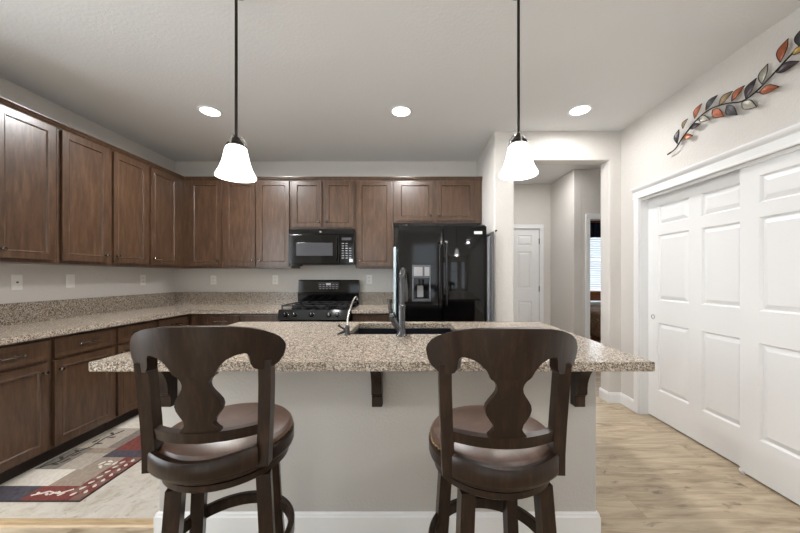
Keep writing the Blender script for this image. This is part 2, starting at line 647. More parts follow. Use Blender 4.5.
# closet casing with a moulded head
c = MB()
c.box(XR - .016, XR, CY1, CY1 + .06, 0, CZ + .02, .004)
c.box(XR - .016, XR, CY0 - .06, CY0, 0, CZ + .02, .004)
struct('trim_2', c, M['white'])
c = MB()
head = [(0, CZ), (.018, CZ), (.018, CZ + .012), (.014, CZ + .016), (.014, CZ + .064), (.020, CZ + .070), (.030, CZ + .080),
        (.036, CZ + .092), (.036, CZ + .104), (0, CZ + .104)]
c.prism(head, lambda d, z: (XR - d, CY0 - .07, z), lambda d, z: (XR - d, CY1 + .07, z))
struct('trim_3', c, M['white'])
struct('trim_4', MB().box(XR + .0, XR + .12, CY1 - .004, CY1 + .0, 0, CZ).box(XR, XR + .12, CY0, CY0 + .004, 0, CZ)
       .box(XR + .018, XR + .026, CY0 + .004, CY1 - .004, CZ - .022, CZ - .0005), M['white'])

SIX = [(.010, .013), (.015, .013), (.042, .002)]


def six_panel(mb, wd, h, t, mat=None, stile=.115, mid=.11):
    pw = (wd - 2 * stile - mid) / 2
    xs_ = [0, stile, stile + pw, stile + pw + mid, wd - stile, wd]
    zs_ = [0, h * .128, h * .43, h * .53, h * .822, h * .866, h * .952, h]
    holes = {(i, j) for i in (1, 3) for j in (1, 3, 5)}
    mb.panel_slab(xs_, zs_, holes, t, SIX, mat=mat)
    return mb


# sliding closet doors; the nearer one runs in the front track
d1 = struct('door_1', six_panel(MB(), .96, 1.985, .034), M['white'], loc=(XR + .075, CY1 - .006, .012), rotz=-PI / 2,
            label='white six panel sliding closet door on the rear track, beside the hall opening')
d2 = struct('door_2', six_panel(MB(), 1.03, 1.985, .034), M['white'], loc=(XR + .030, 2.06, .012), rotz=-PI / 2,
            label='white six panel sliding closet door on the front track, cut off by the right picture edge')
MB().lathe([(.021, .0), (.021, -.004), (.017, -.005), (.015, .001), (.0, .001)], 24, axis='Y', caps=False).build(
    'finger_pull', M['nickel'], d1, (.060, -.0005, .90), label='round nickel finger pull')
MB().lathe([(.021, .0), (.021, -.004), (.017, -.005), (.015, .001), (.0, .001)], 24, axis='Y', caps=False).build(
    'finger_pull', M['nickel'], d2, (.96, -.0005, .90), label='round nickel finger pull')
struct('trim_5', MB().box(XR + .026, XR + .074, 2.03, 2.065, 0, .022, .003), M['white'])     # floor guide of the closet doors

# hall door
d3 = struct('door_3', six_panel(MB(), .80, 2.02, .035), M['white'], loc=(1.245, 5.035, .01),
            label='white six panel hall door seen through the opening')
for z in (.25, 1.02, 1.78):
    MB().box(.796, .812, -.006, .004, z, z + .09, .002).build('hinge', M['darksteel'], d3, label='dark steel hinge')
c = MB()
for a, b in ((1.185, 1.245), (2.048, 2.108)):
    c.box(a, b, 5.003, 5.02, 0, 2.035, .004)
c.box(1.185, 2.108, 5.003, 5.02, 2.035, 2.10, .004)
struct('trim_6', c, M['white'])
c = MB()
c.box(2.385, 2.445, 4.295, 4.312, 0, 2.08, .004)
c.box(3.245, 3.305, 4.295, 4.312, 0, 2.08, .004)
c.box(2.385, 3.305, 4.295, 4.312, 2.06, 2.13, .004)
c.box(2.44, 2.452, 4.312, 4.43, 0, 2.06)
struct('trim_7', c, M['white'])

# ------------------------------------------------------------------ bedroom glimpsed through its doorway
f = MB()
for a, b in ((3.25, 3.30), (4.20, 4.25)):
    f.box(a, b, 6.47, 6.56, .95, 2.3, .004)
for a, b in ((.95, 1.0), (2.25, 2.3), (1.6, 1.64)):
    f.box(3.3, 4.2, 6.50, 6.56, a, b, .004)
struct('window_4', f, M['glasspane'])
b = thing('window_blind', 'white slatted blind over the bedroom window', 'blind', (3.75, 6.45, 1.0))
s = MB()
for k in range(24):
    z = .02 + k * .046
    s.poly([(-.46, -.012, z), (.46, -.012, z), (.46, .012, z + .026), (-.46, .012, z + .026),
            (-.46, -.012, z + .003), (.46, -.012, z + .003), (.46, .012, z + .029), (-.46, .012, z + .029)],
           [[0, 1, 2, 3], [7, 6, 5, 4], [0, 4, 5, 1], [1, 5, 6, 2], [2, 6, 7, 3], [3, 7, 4, 0]])
s.build('slats', M['blind'], b)
MB().box(-.47, .47, -.02, .02, 1.13, 1.17, .004).build('head_rail', M['blind'], b)
v = MB()
n = 40
vs = []
for k in range(n + 1):
    x = -.62 + 1.24 * k / n
    y = .018 * math.sin(k * 1.6)
    lo = -.30 - .12 * abs(x / .62) ** 2
    vs += [(x, y, 0), (x, y * 1.4, lo), (x, y + .01, 0), (x, y * 1.4 + .01, lo)]
fs = []
for k in range(n):
    i = k * 4
    fs += [[i, i + 1, i + 5, i + 4], [i + 2, i + 6, i + 7, i + 3], [i + 1, i + 3, i + 7, i + 5], [i, i + 4, i + 6, i + 2]]
v.poly(vs, fs)
vt = thing('curtain_valance', 'dark navy gathered valance hung from a wooden board over the bedroom window', 'valance', (3.75, 6.36, 2.36))
v.build('cloth', M['navy'], vt)
MB().box(-.66, .66, -.03, .12, 0.002, .07, .006).build('cornice', M['honey'], vt, label='honey coloured wooden cornice')
bed = thing('bed', 'bed with honey wood headboard and patterned quilt in the bedroom', 'bed', (3.62, 5.35, 0))
MB().box(-.75, .75, .90, .96, .25, .98, .012).box(-.80, -.72, .88, .98, 0, 1.03, .01).box(.72, .80, .88, .98, 0, 1.03, .01).build(
    'headboard', M['honey'], bed)
MB().box(-.74, .74, -.80, .90, .06, .30, .01).build('base', M['honey'], bed)
MB().box(-.76, .76, -.82, .88, .30, .72, .09, seg=4).build('quilt', M['quilt'], bed)
MB().box(-.70, .70, .48, .88, .71, .80, .04, seg=4).build('pillow', M['blind'], bed)

# ------------------------------------------------------------------ cabinets
SHAKER = [(.003, -.0025), (.007, -.0025), (.014, .007)]


def cab_door(w_, h, knob=None, parent=None, loc=(0, 0, 0), stile=.044):
    xs_ = [0, stile, w_ - stile, w_]
    zs_ = [0, stile, h - stile, h]
    d = MB().panel_slab(xs_, zs_, {(1, 1)}, .02, SHAKER)
    bmesh.ops.remove_doubles(d.bm, verts=d.bm.verts[:], dist=1e-5)
    o = d.build('door', M['cab'], parent, loc)
    if knob:
        kx = .028 if knob[0] == 'l' else w_ - .028
        kz = .06 if knob[1] == 'b' else h - .06
        MB().lathe([(.006, 0), (.006, -.012), (.010, -.016), (.014, -.021), (.0145, -.026), (.010, -.031), (.0, -.032)], 18,
                   axis='Y', caps=False).build('knob', M['pewter'], o, (kx, 0, kz), label='round pewter knob')
    return o


def drawer_front(w_, h, parent, loc):
    xs_ = [0, .02, w_ - .02, w_]
    zs_ = [0, .02, h - .02, h]
    d = MB().panel_slab(xs_, zs_, {(1, 1)}, .02, [(.006, -.0), (.007, .0015)])
    o = d.build('drawer', M['cab'], parent, loc)
    hw = .058
    cx, cz = w_ / 2, h / 2
    hb = MB().tube([(cx - hw, -.026, cz), (cx - hw * .5, -.029, cz), (cx, -.03, cz), (cx + hw * .5, -.029, cz), (cx + hw, -.026, cz)],
                   [.0045, .0055, .006, .0055, .0045], 10)
    for sx in (-1, 1):
        hb.tube([(cx + sx * hw * .62, 0, cz), (cx + sx * hw * .62, -.027, cz)], .0045, 8)
        hb.lathe([(.009, 0), (.009, -.003), (.005, -.004)], 12, (cx + sx * hw * .62, 0, cz), 'Y')
        hb.lathe([(.0, -.012), (.006, -.008), (.008, 0), (.006, .008), (.0, .012)], 10, (cx + sx * (hw + .006), -.026, cz), 'X', caps=False)
    hb.build('handle', M['pewter'], o, label='pewter bar handle')
    return o


def upper(label, loc, rotz, w_, z0, z1, doors, dep=.31):
    """doors = [(x0, x1, knob)] in cabinet coordinates, x to the right when one faces it"""
    t = thing('upper_cabinet', label, 'cabinet', loc, rotz, 'dark upper cabinets')
    MB().box(0, w_, 0, dep, z0, z1, .0015, seg=1).build('cabinet_body', M['cab'], t)
    for (a, b, k) in doors:
        cab_door(b - a, z1 - z0 - .048, k, t, (a, -.0205, z0 + .026))
    return t


UZ0, UZ1 = 1.374, 2.418
XF = XL + .352 - .0205          # body front of the left run
lx = (XL + .33, 0, 0)
# on the left wall, from the picture's left edge towards the corner
LW = [('dark wooden double upper cabinet on left wall, cut off by left picture edge', 1.62, 2.386,
       [(.02, .372, 'rb'), (.402, .745, 'lb')]),
      ('dark wooden double upper cabinet on left wall, above the middle of the long counter', 2.388, 3.212,
       [(.024, .392, 'rb'), (.440, .806, 'lb')]),
      ('dark wooden single upper cabinet on left wall, last before the room corner', 3.214, YB,
       [(.022, .392, 'lb')])]
for (lab, y0, y1, doors) in LW:
    upper(lab, (XL + .332, y0, 0), PI / 2, y1 - y0, UZ0, UZ1, doors, .33)
YU = YB - .31
BW = [('dark wooden single upper cabinet on back wall, tucked into the left room corner', -2.686, -2.222, UZ0, [(.085, .452, 'rb')]),
      ('dark wooden double upper cabinet on back wall, left of the microwave, behind left pendant', -2.220, -1.416, UZ0,
       [(.030, .385, 'rb'), (.418, .786, 'lb')]),
      ('short dark wooden double cabinet above the black microwave', -1.414, -.656, 1.83, [(.022, .362, 'rb'), (.396, .736, 'lb')]),
      ('tall dark wooden single upper cabinet between microwave and refrigerator', -.654, -.206, UZ0, [(.024, .424, 'lb')]),
      ('short dark wooden double cabinet above the black refrigerator', -.204, .834, 1.905, [(.038, .462, 'rb'), (.508, .952, 'lb')])]
for (lab, x0, x1, z0, doors) in BW:
    upper(lab, (x0, YU, 0), 0, x1 - x0, z0, UZ1, doors, .309)

CR = [(0, 2.402), (.004, 2.402), (.006, 2.412), (.014, 2.420), (.018, 2.430), (.028, 2.438), (.028, 2.446), (0, 2.446)]
FX = XL + .3525                  # plane of the door fronts on the left
c = MB()
fy = YU - .0205
c.prism(CR, lambda d, z: (FX + d - .02, 1.60, z), lambda d, z: (FX + d - .02, fy - d + .02, z))
tag(c.build('crown_molding', M['cab']), 'dark wooden crown molding along the top of the left wall cabinets', 'molding', 'crown moldings')
c = MB()
c.prism(CR, lambda d, z: (FX + d - .02 + .0008, fy - d + .02, z), lambda d, z: (.836, fy - d + .02, z))
tag(c.build('crown_molding', M['cab']), 'dark wooden crown molding along the top of the back wall cabinets', 'molding', 'crown moldings')

CT = .874


def base(label, loc, rotz, w_, bays, dep=.575):
    """bays = [(x0, x1, knob)]: a drawer over a door each"""
    t = thing('base_cabinet', label, 'cabinet', loc, rotz, 'dark base cabinets')
    b_ = MB().box(0, w_, 0, dep, .105, CT, .0015, seg=1)
    b_.build('cabinet_body', M['cab'], t)
    MB().box(.003, w_ - .003, .07, dep - .002, .0045, .1045).build('toe_kick', M['toe'], t)
    for (a, b, k) in bays:
        drawer_front(b - a, .128, t, (a, -.0205, .722))
        if k:
            cab_door(b - a, .578, k, t, (a, -.0205, .122))
    return t


BX = XL + .578
base('dark wooden base cabinet with two drawers and two doors at the left picture edge', (BX, 1.66, 0), PI / 2, .927,
     [(.020, .442, 'rt'), (.482, .908, 'lt')], .577)
base('dark wooden base cabinet with one drawer beside the end of the patchwork rug', (BX, 2.589, 0), PI / 2, .420,
     [(.018, .402, 'lt')], .577)
base('dark wooden corner base cabinet under the bend of the counter', (BX, 3.011, 0), PI / 2, YB - 3.011, [(.018, .40, 'lt')], .577)
BY = YB - .578
base('dark wooden base cabinet with two drawers left of the stove', (BX + .0215, BY, 0), 0, 1.0, [(.175, .545, 'rt'), (.59, .985, 'lt')], .577)
base('dark wooden base cabinet with one drawer between stove and refrigerator', (-.640, BY, 0), 0, .442, [(.016, .410, 'rt')], .577)

# ------------------------------------------------------------------ worktops
t = thing('countertop', 'long speckled granite countertop running round the left room corner', 'countertop', (0, 0, 0))
x1, y1 = XL + .633, YB - .635
oc = [(XL, 1.64), (x1, 1.64), (x1, y1), (-1.418, y1), (-1.418, YB), (XL, YB)]
g = MB().prism(oc, lambda x, y: (x, y, CT), lambda x, y: (x, y, CT + .04))
bmesh.ops.bevel(g.bm, geom=[e for e in g.bm.edges if abs(e.verts[0].co.z - e.verts[1].co.z) < 1e-4 and max(e.verts[0].co.x, e.verts[1].co.x) > XL + .1],
                offset=.005, segments=2, affect='EDGES')
g.build('slab', M['granite'], t)
MB().prism([(XL, 1.64), (XL + .02, 1.64), (XL + .02, YB - .02), (-1.418, YB - .02), (-1.418, YB), (XL, YB)],
           lambda x, y: (x, y, CT + .0405), lambda x, y: (x, y, 1.075)).build('backsplash', M['granite'], t)
t = thing('countertop', 'short speckled granite countertop between stove and refrigerator', 'countertop', (0, 0, 0))
MB().box(-.644, -.197, y1, YB, CT, CT + .04, .005).build('slab', M['granite'], t)
MB().box(-.644, -.197, YB - .02, YB, CT + .0405, 1.075, .002).build('backsplash', M['granite'], t)

# ------------------------------------------------------------------ island
IX0, IX1, IY0, IY1 = -1.370, 1.037, 1.336, 2.525
BX0, BX1, BY0, BY1 = -1.259, .926, 1.572, 2.50
isl = thing('kitchen_island', 'kitchen island with plain painted front and white baseboard below the granite bar', 'island', (0, 0, 0))
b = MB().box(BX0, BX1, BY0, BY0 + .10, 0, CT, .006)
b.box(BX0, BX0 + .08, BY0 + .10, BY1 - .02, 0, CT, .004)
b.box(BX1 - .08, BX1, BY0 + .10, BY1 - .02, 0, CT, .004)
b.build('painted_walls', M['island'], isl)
MB().box(BX0 + .01, BX1 - .01, BY1 - .02, BY1, .10, CT, .003).build('cabinet_fronts', M['cab'], isl)
pr = [(0, 0), (.014, 0), (.014, .083), (.010, .091), (.009, .099), (.004, .105), (0, .105)]
for f0, f1 in ((lambda d, z: (BX0 - d, BY0 - d, z), lambda d, z: (BX1 + d, BY0 - d, z)),
               (lambda d, z: (BX1 + d, BY0 - d, z), lambda d, z: (BX1 + d, BY1, z)),
               (lambda d, z: (BX0 - d, BY1, z), lambda d, z: (BX0 - d, BY0 - d, z))):
    MB().prism(pr, f0, f1).build('baseboard', M['white'], isl)
# brackets under the overhang
for (cx, lab) in ((-1.215, 'dark wooden bracket under the left end of the island overhang'),
                  (-.190, 'dark wooden bracket under the middle of the island overhang'),
                  (.795, 'dark wooden bracket under the right end of the island overhang')):
    o2 = [(0, .873), (-.150, .873), (-.150, .858), (-.142, .850), (-.125, .846), (-.108, .836), (-.092, .818), (-.078, .792), (-.068, .766),
          (-.064, .742), (-.064, .718), (-.058, .708), (-.048, .700), (-.044, .690), (-.044, .645), (0, .645)]
    br = MB().prism(o2, lambda y, z: (cx, BY0 - .0005 + y, z), lambda y, z: (cx + .05, BY0 - .0005 + y, z))
    tag(br.build('corbel', M['stool']), lab, 'bracket', 'island brackets')
# granite top with the sink opening
SX0, SX1, SY0, SY1 = -.405, .305, 1.985, 2.44
t = thing('island_countertop', 'speckled granite island top with a dark sink let into it', 'countertop', (0, 0, 0))
g = MB()
xs_, ys_ = [IX0, SX0, SX1, IX1], [IY0, SY0, SY1, IY1]
for z in (CT, CT + .04):
    for i in range(3):
        for j in range(3):
            if (i, j) != (1, 1):
                g.poly([(xs_[i], ys_[j], z), (xs_[i + 1], ys_[j], z), (xs_[i + 1], ys_[j + 1], z), (xs_[i], ys_[j + 1], z)], [[0, 1, 2, 3]])
for (xa, xb, ya, yb) in ((IX0, IX1, IY0, IY1), (SX0, SX1, SY0, SY1)):
    for p, q in (((xa, ya), (xb, ya)), ((xb, ya), (xb, yb)), ((xb, yb), (xa, yb)), ((xa, yb), (xa, ya))):
        cuts = [p, q]
        ax = 0 if p[1] == q[1] else 1
        inner = [v_ for v_ in (xs_ if ax == 0 else ys_) if min(p[ax], q[ax]) <= v_ <= max(p[ax], q[ax])]
        for a, b in zip(inner[:-1], inner[1:]):
            A = (a, p[1]) if ax == 0 else (p[0], a)
            B = (b, p[1]) if ax == 0 else (p[0], b)
            g.poly([(A[0], A[1], CT), (B[0], B[1], CT), (B[0], B[1], CT + .04), (A[0], A[1], CT + .04)], [[0, 1, 2, 3]])
bmesh.ops.remove_doubles(g.bm, verts=g.bm.verts[:], dist=1e-5)
bmesh.ops.recalc_face_normals(g.bm, faces=g.bm.faces[:])
ed = [e for e in g.bm.edges if e.calc_face_angle(0) > 1.0]
bmesh.ops.bevel(g.bm, geom=ed, offset=.003, segments=2, affect='EDGES')
g.build('slab', M['granite'], t)
# sink bowl hung under the top
sk = thing('kitchen_sink', 'dark undermount sink sunk into the island top', 'sink', ((SX0 + SX1) / 2, (SY0 + SY1) / 2, CT))
hx, hy = (SX1 - SX0) / 2, (SY1 - SY0) / 2
q = MB()
for (a, b, c_, d_, z0, z1) in ((-hx - .012, -hx, -hy - .012, hy + .012, -.2, -.001), (hx, hx + .012, -hy - .012, hy + .012, -.2, -.001),
                               (-hx, hx, -hy - .012, -hy, -.2, -.001), (-hx, hx, hy, hy + .012, -.2, -.001),
                               (-hx, hx, -hy, hy, -.2, -.188)):
    q.box(a, b, c_, d_, z0, z1)
q.box(-.012, .012, -hy, hy, -.188, -.06, .004)
q.build('bowl', M['sink'], sk)
for x in (-.18, .18):
    MB().lathe([(.045, 0), (.045, .004), (.030, .005), (.026, .001), (0, .001)], 24, caps=False).build('drain', M['steel'], sk, (x, 0, -.188), label='round steel drain')

# ------------------------------------------------------------------ taps
ft = thing('kitchen_faucet', 'tall slate steel kitchen faucet with side lever in front of the sink', 'faucet', (-.058, 1.93, CT + .04))
MB().lathe([(.034, 0), (.034, .006), (.028, .012), (.025, .02), (.0225, .05), (.022, .17), (.0235, .172), (.0235, .184), (.022, .186),
            (.019, .194)], 28).build('body', M['darksteel'], ft)
pts = [(0, 0, .188), (0, 0, .33)]
for k in range(1, 11):
    a = PI * k / 10
    pts.append((.014 * k / 10, .085 - .085 * math.cos(a), .33 + .072 * math.sin(a)))
pts.append((.016, .170, .30))
MB().tube(pts, .0195, 18).build('spout', M['darksteel'], ft)
MB().lathe([(.020, .05), (.022, .04), (.024, 0), (.024, -.05), (.020, -.065), (.0, -.065)], 20, caps=False).build('spray_head', M['darksteel'], ft, (.016, .170, .262))
MB().tube([(-.005, 0, .030), (-.052, 0, .108)], .0225, 18).lathe([(.0, -.026), (.018, -.022), (.027, 0), (.018, .022), (0, .026)], 18, (-.060, 0, .120), caps=False).build('valve', M['darksteel'], ft)
MB().tube([(-.062, 0, .128), (-.070, -.004, .17), (-.074, -.006, .222)], [.010, .013, .017], 14).build('lever', M['darksteel'], ft)
wt = thing('water_tap', 'small thin filter tap with bent spout left of the sink', 'faucet', (-.395, 1.955, CT + .04))
MB().lathe([(.018, 0), (.018, .004), (.0145, .008), (.0135, .052), (.010, .058), (.006, .062)], 20).build('body', M['darksteel'], wt)
MB().tube([(0, 0, .055), (.001, .005, .10), (.008, .03, .150), (.019, .07, .200), (.026, .10, .222), (.031, .125, .228), (.036, .145, .222), (.038, .152, .208)],
          [.0065, .0065, .006, .006, .006, .006, .006, .007], 12).build('spout', M['nickel'], wt)
MB().tube([(-.010, -.004, .034), (-.040, -.012, .052), (-.052, -.014, .066)], [.006, .006, .011], 10).tube(
    [(-.010, -.004, .026), (-.044, -.012, .012), (-.060, -.014, .008)], [.011, .007, .003], 10).build('lever', M['blackmat'], wt, label='black lever')

# ------------------------------------------------------------------ range
RX0, RX1 = -1.412, -.652
rg = thing('gas_range', 'black gas range with raised control panel and five front knobs', 'stove', ((RX0 + RX1) / 2, YB - .02, 0))
hw = (RX1 - RX0) / 2 - .002
MB().box(-hw, hw, -.62, 0, .08, .905, .003).box(-hw + .03, hw - .03, -.58, -.03, .005, .08).build('body', M['black'], rg)
MB().box(-hw, hw, -.655, -.075, .9055, .922, .006).build('cooktop', M['black'], rg)
bg = MB()
gp = [(-.072, .9225), (-.005, .9225), (-.005, 1.225), (-.05, 1.232), (-.062, 1.222), (-.075, 1.075), (-.095, 1.068), (-.095, 1.05)]
bg.prism(gp, lambda y, z: (-hw, y, z), lambda y, z: (hw, y, z))
go = bg.build('backguard', M['black'], rg)
dp = MB()
dp.box(-.13, .13, -.0705, -.0655, 1.105, 1.205, .002, mat=M['glass'])
dp.box(-.03, .03, -.073, -.0703, 1.165, 1.19, .001, mat=M['label'])
for r_ in range(3):
    for k in range(6):
        x = -.115 + k * .041
        if r_ == 0 and abs(x + .008) < .05:
            continue
        dp.box(x, x + .025, -.0725, -.0703, 1.118 + (2 - r_) * .026, 1.126 + (2 - r_) * .026, .0005, mat=M['display'])
dp.build('display', M['glass'], go, label='grey printed control display')
MB().poly([(-hw, -.655, .920), (hw, -.655, .920), (hw, -.685, .815), (-hw, -.685, .815), (-hw, -.6205, .920), (hw, -.6205, .920), (hw, -.6205, .815), (-hw, -.6205, .815)],
          [[0, 1, 2, 3], [4, 7, 6, 5], [0, 4, 5, 1], [3, 2, 6, 7], [0, 3, 7, 4], [1, 5, 6, 2]]).build('control_panel', M['black'], rg)
for kx in (-.295, -.2, -.02, .165, .255):
    kn = MB().lathe([(.027, .004), (.027, -.006), (.021, -.010), (.019, -.026), (.016, -.030), (0, -.030)], 24, axis='Y', caps=False)
    kn.box(-.004, .004, -.036, -.024, -.019, .019, .002)
    ko = kn.build('knob', M['black'], rg, (kx, -.671, .868))
    ko.rotation_euler = (-.28, 0, 0)
    rb = MB().lathe([(.0285, .002), (.0285, -.004), (.0265, -.006), (.0265, .001)], 24, axis='Y', caps=False).build('bezel', M['steel'], ko)
    MB().box(-.0015, .0015, -.038, -.0355, .002, .017).build('pointer', M['label'], ko)
for gx0, gx1 in ((-hw + .02, -.13), (-.125, .125), (.13, hw - .02)):
    gr = MB()
    for y in (-.63, -.36, -.10):
        gr.tube([(gx0, y, .960), (gx1, y, .960)], .006, 6, flat_=(.006, .006))
    for x in (gx0 + .006, (gx0 + gx1) / 2, gx1 - .006):
        gr.tube([(x, -.636, .960), (x, -.094, .960)], .006, 6, flat_=(.006, .006))
    for x in (gx0 + .006, gx1 - .006):
        for y in (-.625, -.105):
            gr.tube([(x, y, .9225), (x, y, .956)], .006, 6, flat_=(.006, .006))
    gr.build('burner_grate', M['blackmat'], rg)
for (bx, by, r_) in ((-.25, -.5, .05), (-.25, -.22, .04), (0, -.36, .055), (.25, -.5, .05), (.25, -.22, .035)):
    MB().lathe([(r_, .9225), (r_, .930), (r_ * .8, .932), (r_ * .8, .942), (r_ * .7, .946), (0, .946)], 24, caps=False).build('burner', M['blackmat'], rg, (bx, by, 0))
od = MB().box(-hw + .004, hw - .004, -.665, -.6205, .30, .808, .006).build('oven_door', M['black'], rg)
MB().box(-.24, .24, -.668, -.6652, .42, .68, .001).build('window', M['glass'], od)
hb = MB().tube([(-.30, -.705, .765), (.30, -.705, .765)], .012, 12)
for x in (-.27, .27):
    hb.tube([(x, -.665, .765), (x, -.705, .765)], .009, 10)
hb.build('handle', M['black'], od)
MB().box(-hw + .004, hw - .004, -.66, -.6205, .09, .292, .006).build('drawer', M['black'], rg)

# ------------------------------------------------------------------ microwave
mw = thing('microwave', 'black over the range microwave mounted above the stove', 'microwave', (-1.034, YB - .002, 1.408))
mh = .378
MB().box(-mh, mh, -.365, 0, 0, .415, .003).build('body', M['black'], mw)
MB().box(-mh, mh, -.388, -.3655, .352, .415, .004).build('vent_panel', M['black'], mw)
md = MB().box(-mh, .205, -.395, -.3655, .018, .350, .005).build('door', M['black'], mw)
MB().box(-.290, .130, -.397, -.3952, .105, .255, .001).build('window', M['glass'], md, label='dark grey glass window')
MB().tube([(.178, -.396, .05), (.178, -.424, .075), (.178, -.430, .18), (.178, -.424, .285), (.178, -.396, .31)], .009, 10).build('handle', M['black'], md)
MB().box(.208, mh, -.393, -.3655, .018, .350, .004).build('control_panel', M['black'], mw)
kp = MB()
for r_ in range(7):
    for k in range(3):
        if random.random() < .93:
            x = .235 + k * .042
            z = .075 + r_ * .028
            kp.box(x, x + .026, -.3945, -.3932, z, z + .009, .0004, mat=M['display'])
kp.box(.235, .345, -.3945, -.3932, .285, .315, .0004, mat=M['glass'])
kp.box(.322, .362, -.3945, -.3932, .032, .068, .0004, mat=M['label'])
kp.build('keypad', M['display'], mw, label='grey printed keypad')
MB().lathe([(.013, 0), (.013, -.003), (.010, -.004), (0, -.004)], 20, axis='Y', caps=False).build('emblem', M['steel'], mw, (-.012, -.388, .382), label='small round silver emblem')
MB().box(-mh + .01, -mh + .11, -.36, -.24, -.012, 0, .002).build('lamp_cover', M['black'], mw)

# ------------------------------------------------------------------ refrigerator
fr = thing('refrigerator', 'glossy black french door refrigerator with water dispenser', 'refrigerator', (.326, YB - .05, 0))
fh, FZ = .457, 1.800
MB().box(-fh + .004, fh - .004, -.66, 0, .02, FZ - .012, .004).build('body', M['black'], fr)
for sx in (-1, 1):
    x0, x1 = (-fh, -.003) if sx < 0 else (.003, fh)
    if sx < 0:
        # left door with a real recess for the dispenser
        rx0, rx1, rz0, rz1 = -.305, -.130, 1.030, 1.385
        d = MB().panel_slab([x0, rx0, rx1, x1], [.70, rz0, rz1, FZ], {(1, 1)}, .066, [(.001, .0), (.002, .055)], y0=-.728)
        do = d.build('door', M['black'], fr, label='left door with water dispenser')
    else:
        do = MB().box(x0, x1, -.728, -.6605, .70, FZ, .012, seg=3).build('door', M['black'], fr, label='right door with white badge')
    hx_ = sx * .036
    hd = MB().tube([(hx_, -.728, 1.62), (hx_, -.768, 1.60), (hx_, -.778, 1.55), (hx_, -.780, 1.3), (hx_, -.778, 1.04), (hx_, -.768, .99), (hx_, -.728, .97)],
                   [.012, .012, .0115, .0115, .0115, .012, .012], 12)
    hd.build('handle', M['gunmetal'], do, label='dark metallic bar handle')
    if sx < 0:
        dq = MB()
        dq.box(rx0 - .008, rx1 + .008, -.736, -.7285, rz1 - .125, rz1 + .010, .003, mat=M['dispgrey'])
        dq.box(rx0 + .008, rx0 + .098, -.7385, -.7362, rz1 - .105, rz1 - .012, .001, mat=M['display'])
        dq.box(rx0 + .118, rx1 - .006, -.7385, -.7362, rz1 - .105, rz1 - .012, .001, mat=M['display'])
        for fx0, fx1, fz0, fz1 in ((rx0 - .008, rx0 + .008, rz0 - .012, rz1 - .125), (rx1 - .008, rx1 + .008, rz0 - .012, rz1 - .125), (rx0 + .008, rx1 - .008, rz0 - .012, rz0 + .002)):
            dq.box(fx0, fx1, -.733, -.7285, fz0, fz1, .002, mat=M['dispgrey'])
        dq.build('dispenser_panel', M['dispgrey'], do, label='grey dispenser control panel')
        dc = MB()
        dc.box(rx0 + .012, rx1 - .012, -.728, -.68, rz0 + .002, rz0 + .014, .002, mat=M['dispgrey'])
        dc.lathe([(.020, 0), (.026, .02), (.03, .05), (.03, .06)], 16, ((rx0 + rx1) / 2, -.70, rz0 + .155), mat=M['blackmat'])
        dc.box((rx0 + rx1) / 2 - .045, (rx0 + rx1) / 2 + .02, -.690, -.682, rz0 + .03, rz0 + .15, .003, mat=M['display'])
        dc.build('dispenser_paddle', M['dispgrey'], do, label='grey dispenser paddle and tray')
    else:
        MB().box(.325, .410, -.7305, -.7282, 1.712, 1.742, .001).build('badge', M['label'], do, label='small white badge')
fz = MB().box(-fh, fh, -.728, -.6605, .07, .69, .012, seg=3).build('freezer_drawer', M['black'], fr)
MB().tube([(-.36, -.728, .62), (-.35, -.772, .62), (.35, -.772, .62), (.36, -.728, .62)], .0115, 12).build('handle', M['black'], fz)
MB().box(-fh + .02, fh - .02, -.64, -.02, .002, .06).build('base_grille', M['blackmat'], fr)
for sx in (-1, 1):
    MB().box(sx * .40 - .04, sx * .40 + .04, -.715, -.60, FZ - .012, FZ + .012, .004).build('hinge_cover', M['blackmat'], fr)
# slim things beside it
tag(MB().box(-.186, -.158, -.30, .28, 0, 1.585, .006).build('flat_board', M['pale'], loc=(0, 3.64, .005)),
    'pale blue flat board standing in the narrow gap left of the refrigerator', 'board')
ft2 = thing('folded_table', 'grey folded flat table leaning upright between refrigerator and wall', 'table', (.808, 3.30, .005))
MB().box(-.020, .000, -.10, .52, 0, 1.68, .004).build('leaf', M['lgrey'], ft2)
MB().box(.004, .020, -.16, .50, 0, 1.72, .004).build('leaf', M['grey'], ft2)
MB().tube([(.0, -.05, .0), (.0, -.05, 1.62)], .003, 8).build('hinge_rod', M['darksteel'], ft2)
tag(MB().lathe([(.010, 0), (.010, -.003), (.004, -.004), (.004, -.02), (.008, -.022), (.008, -.027), (0, -.028)], 14, axis='Y', caps=False).build(
    'wall_hook', M['bronze'], loc=(.856, YC - .0005, 1.735)), 'tiny dark peg on the edge of the wall right of the refrigerator', 'hook')

# ------------------------------------------------------------------ outlets and switches


def outlet(name, label, cat, loc, rotz, kind):
    t = thing(name, label, cat, loc, rotz, 'wall plates above the counters')
    MB().box(-.036, .036, -.006, 0, -.058, .058, .003).build('cover_plate', M['plate'], t)
    if kind == 'outlet':
        for z in (-.021, .021):
            s_ = MB().box(-.017, .017, -.0085, -.006, z - .015, z + .015, .003).build('socket', M['plate'], t)
            MB().box(-.008, -.005, -.0092, -.0084, z - .004, z + .007).box(.005, .008, -.0092, -.0084, z - .003, z + .006).build('slots', M['slot'], s_)
    elif kind == 'rocker':
        MB().box(-.017, .017, -.0085, -.006, -.034, .034, .002).build('rocker', M['plate'], t)
    else:
        MB().lathe([(.006, -.006), (.006, -.012), (.003, -.013), (0, -.013)], 12, axis='Y', caps=False).build('jack', M['slot'], t)
    return t


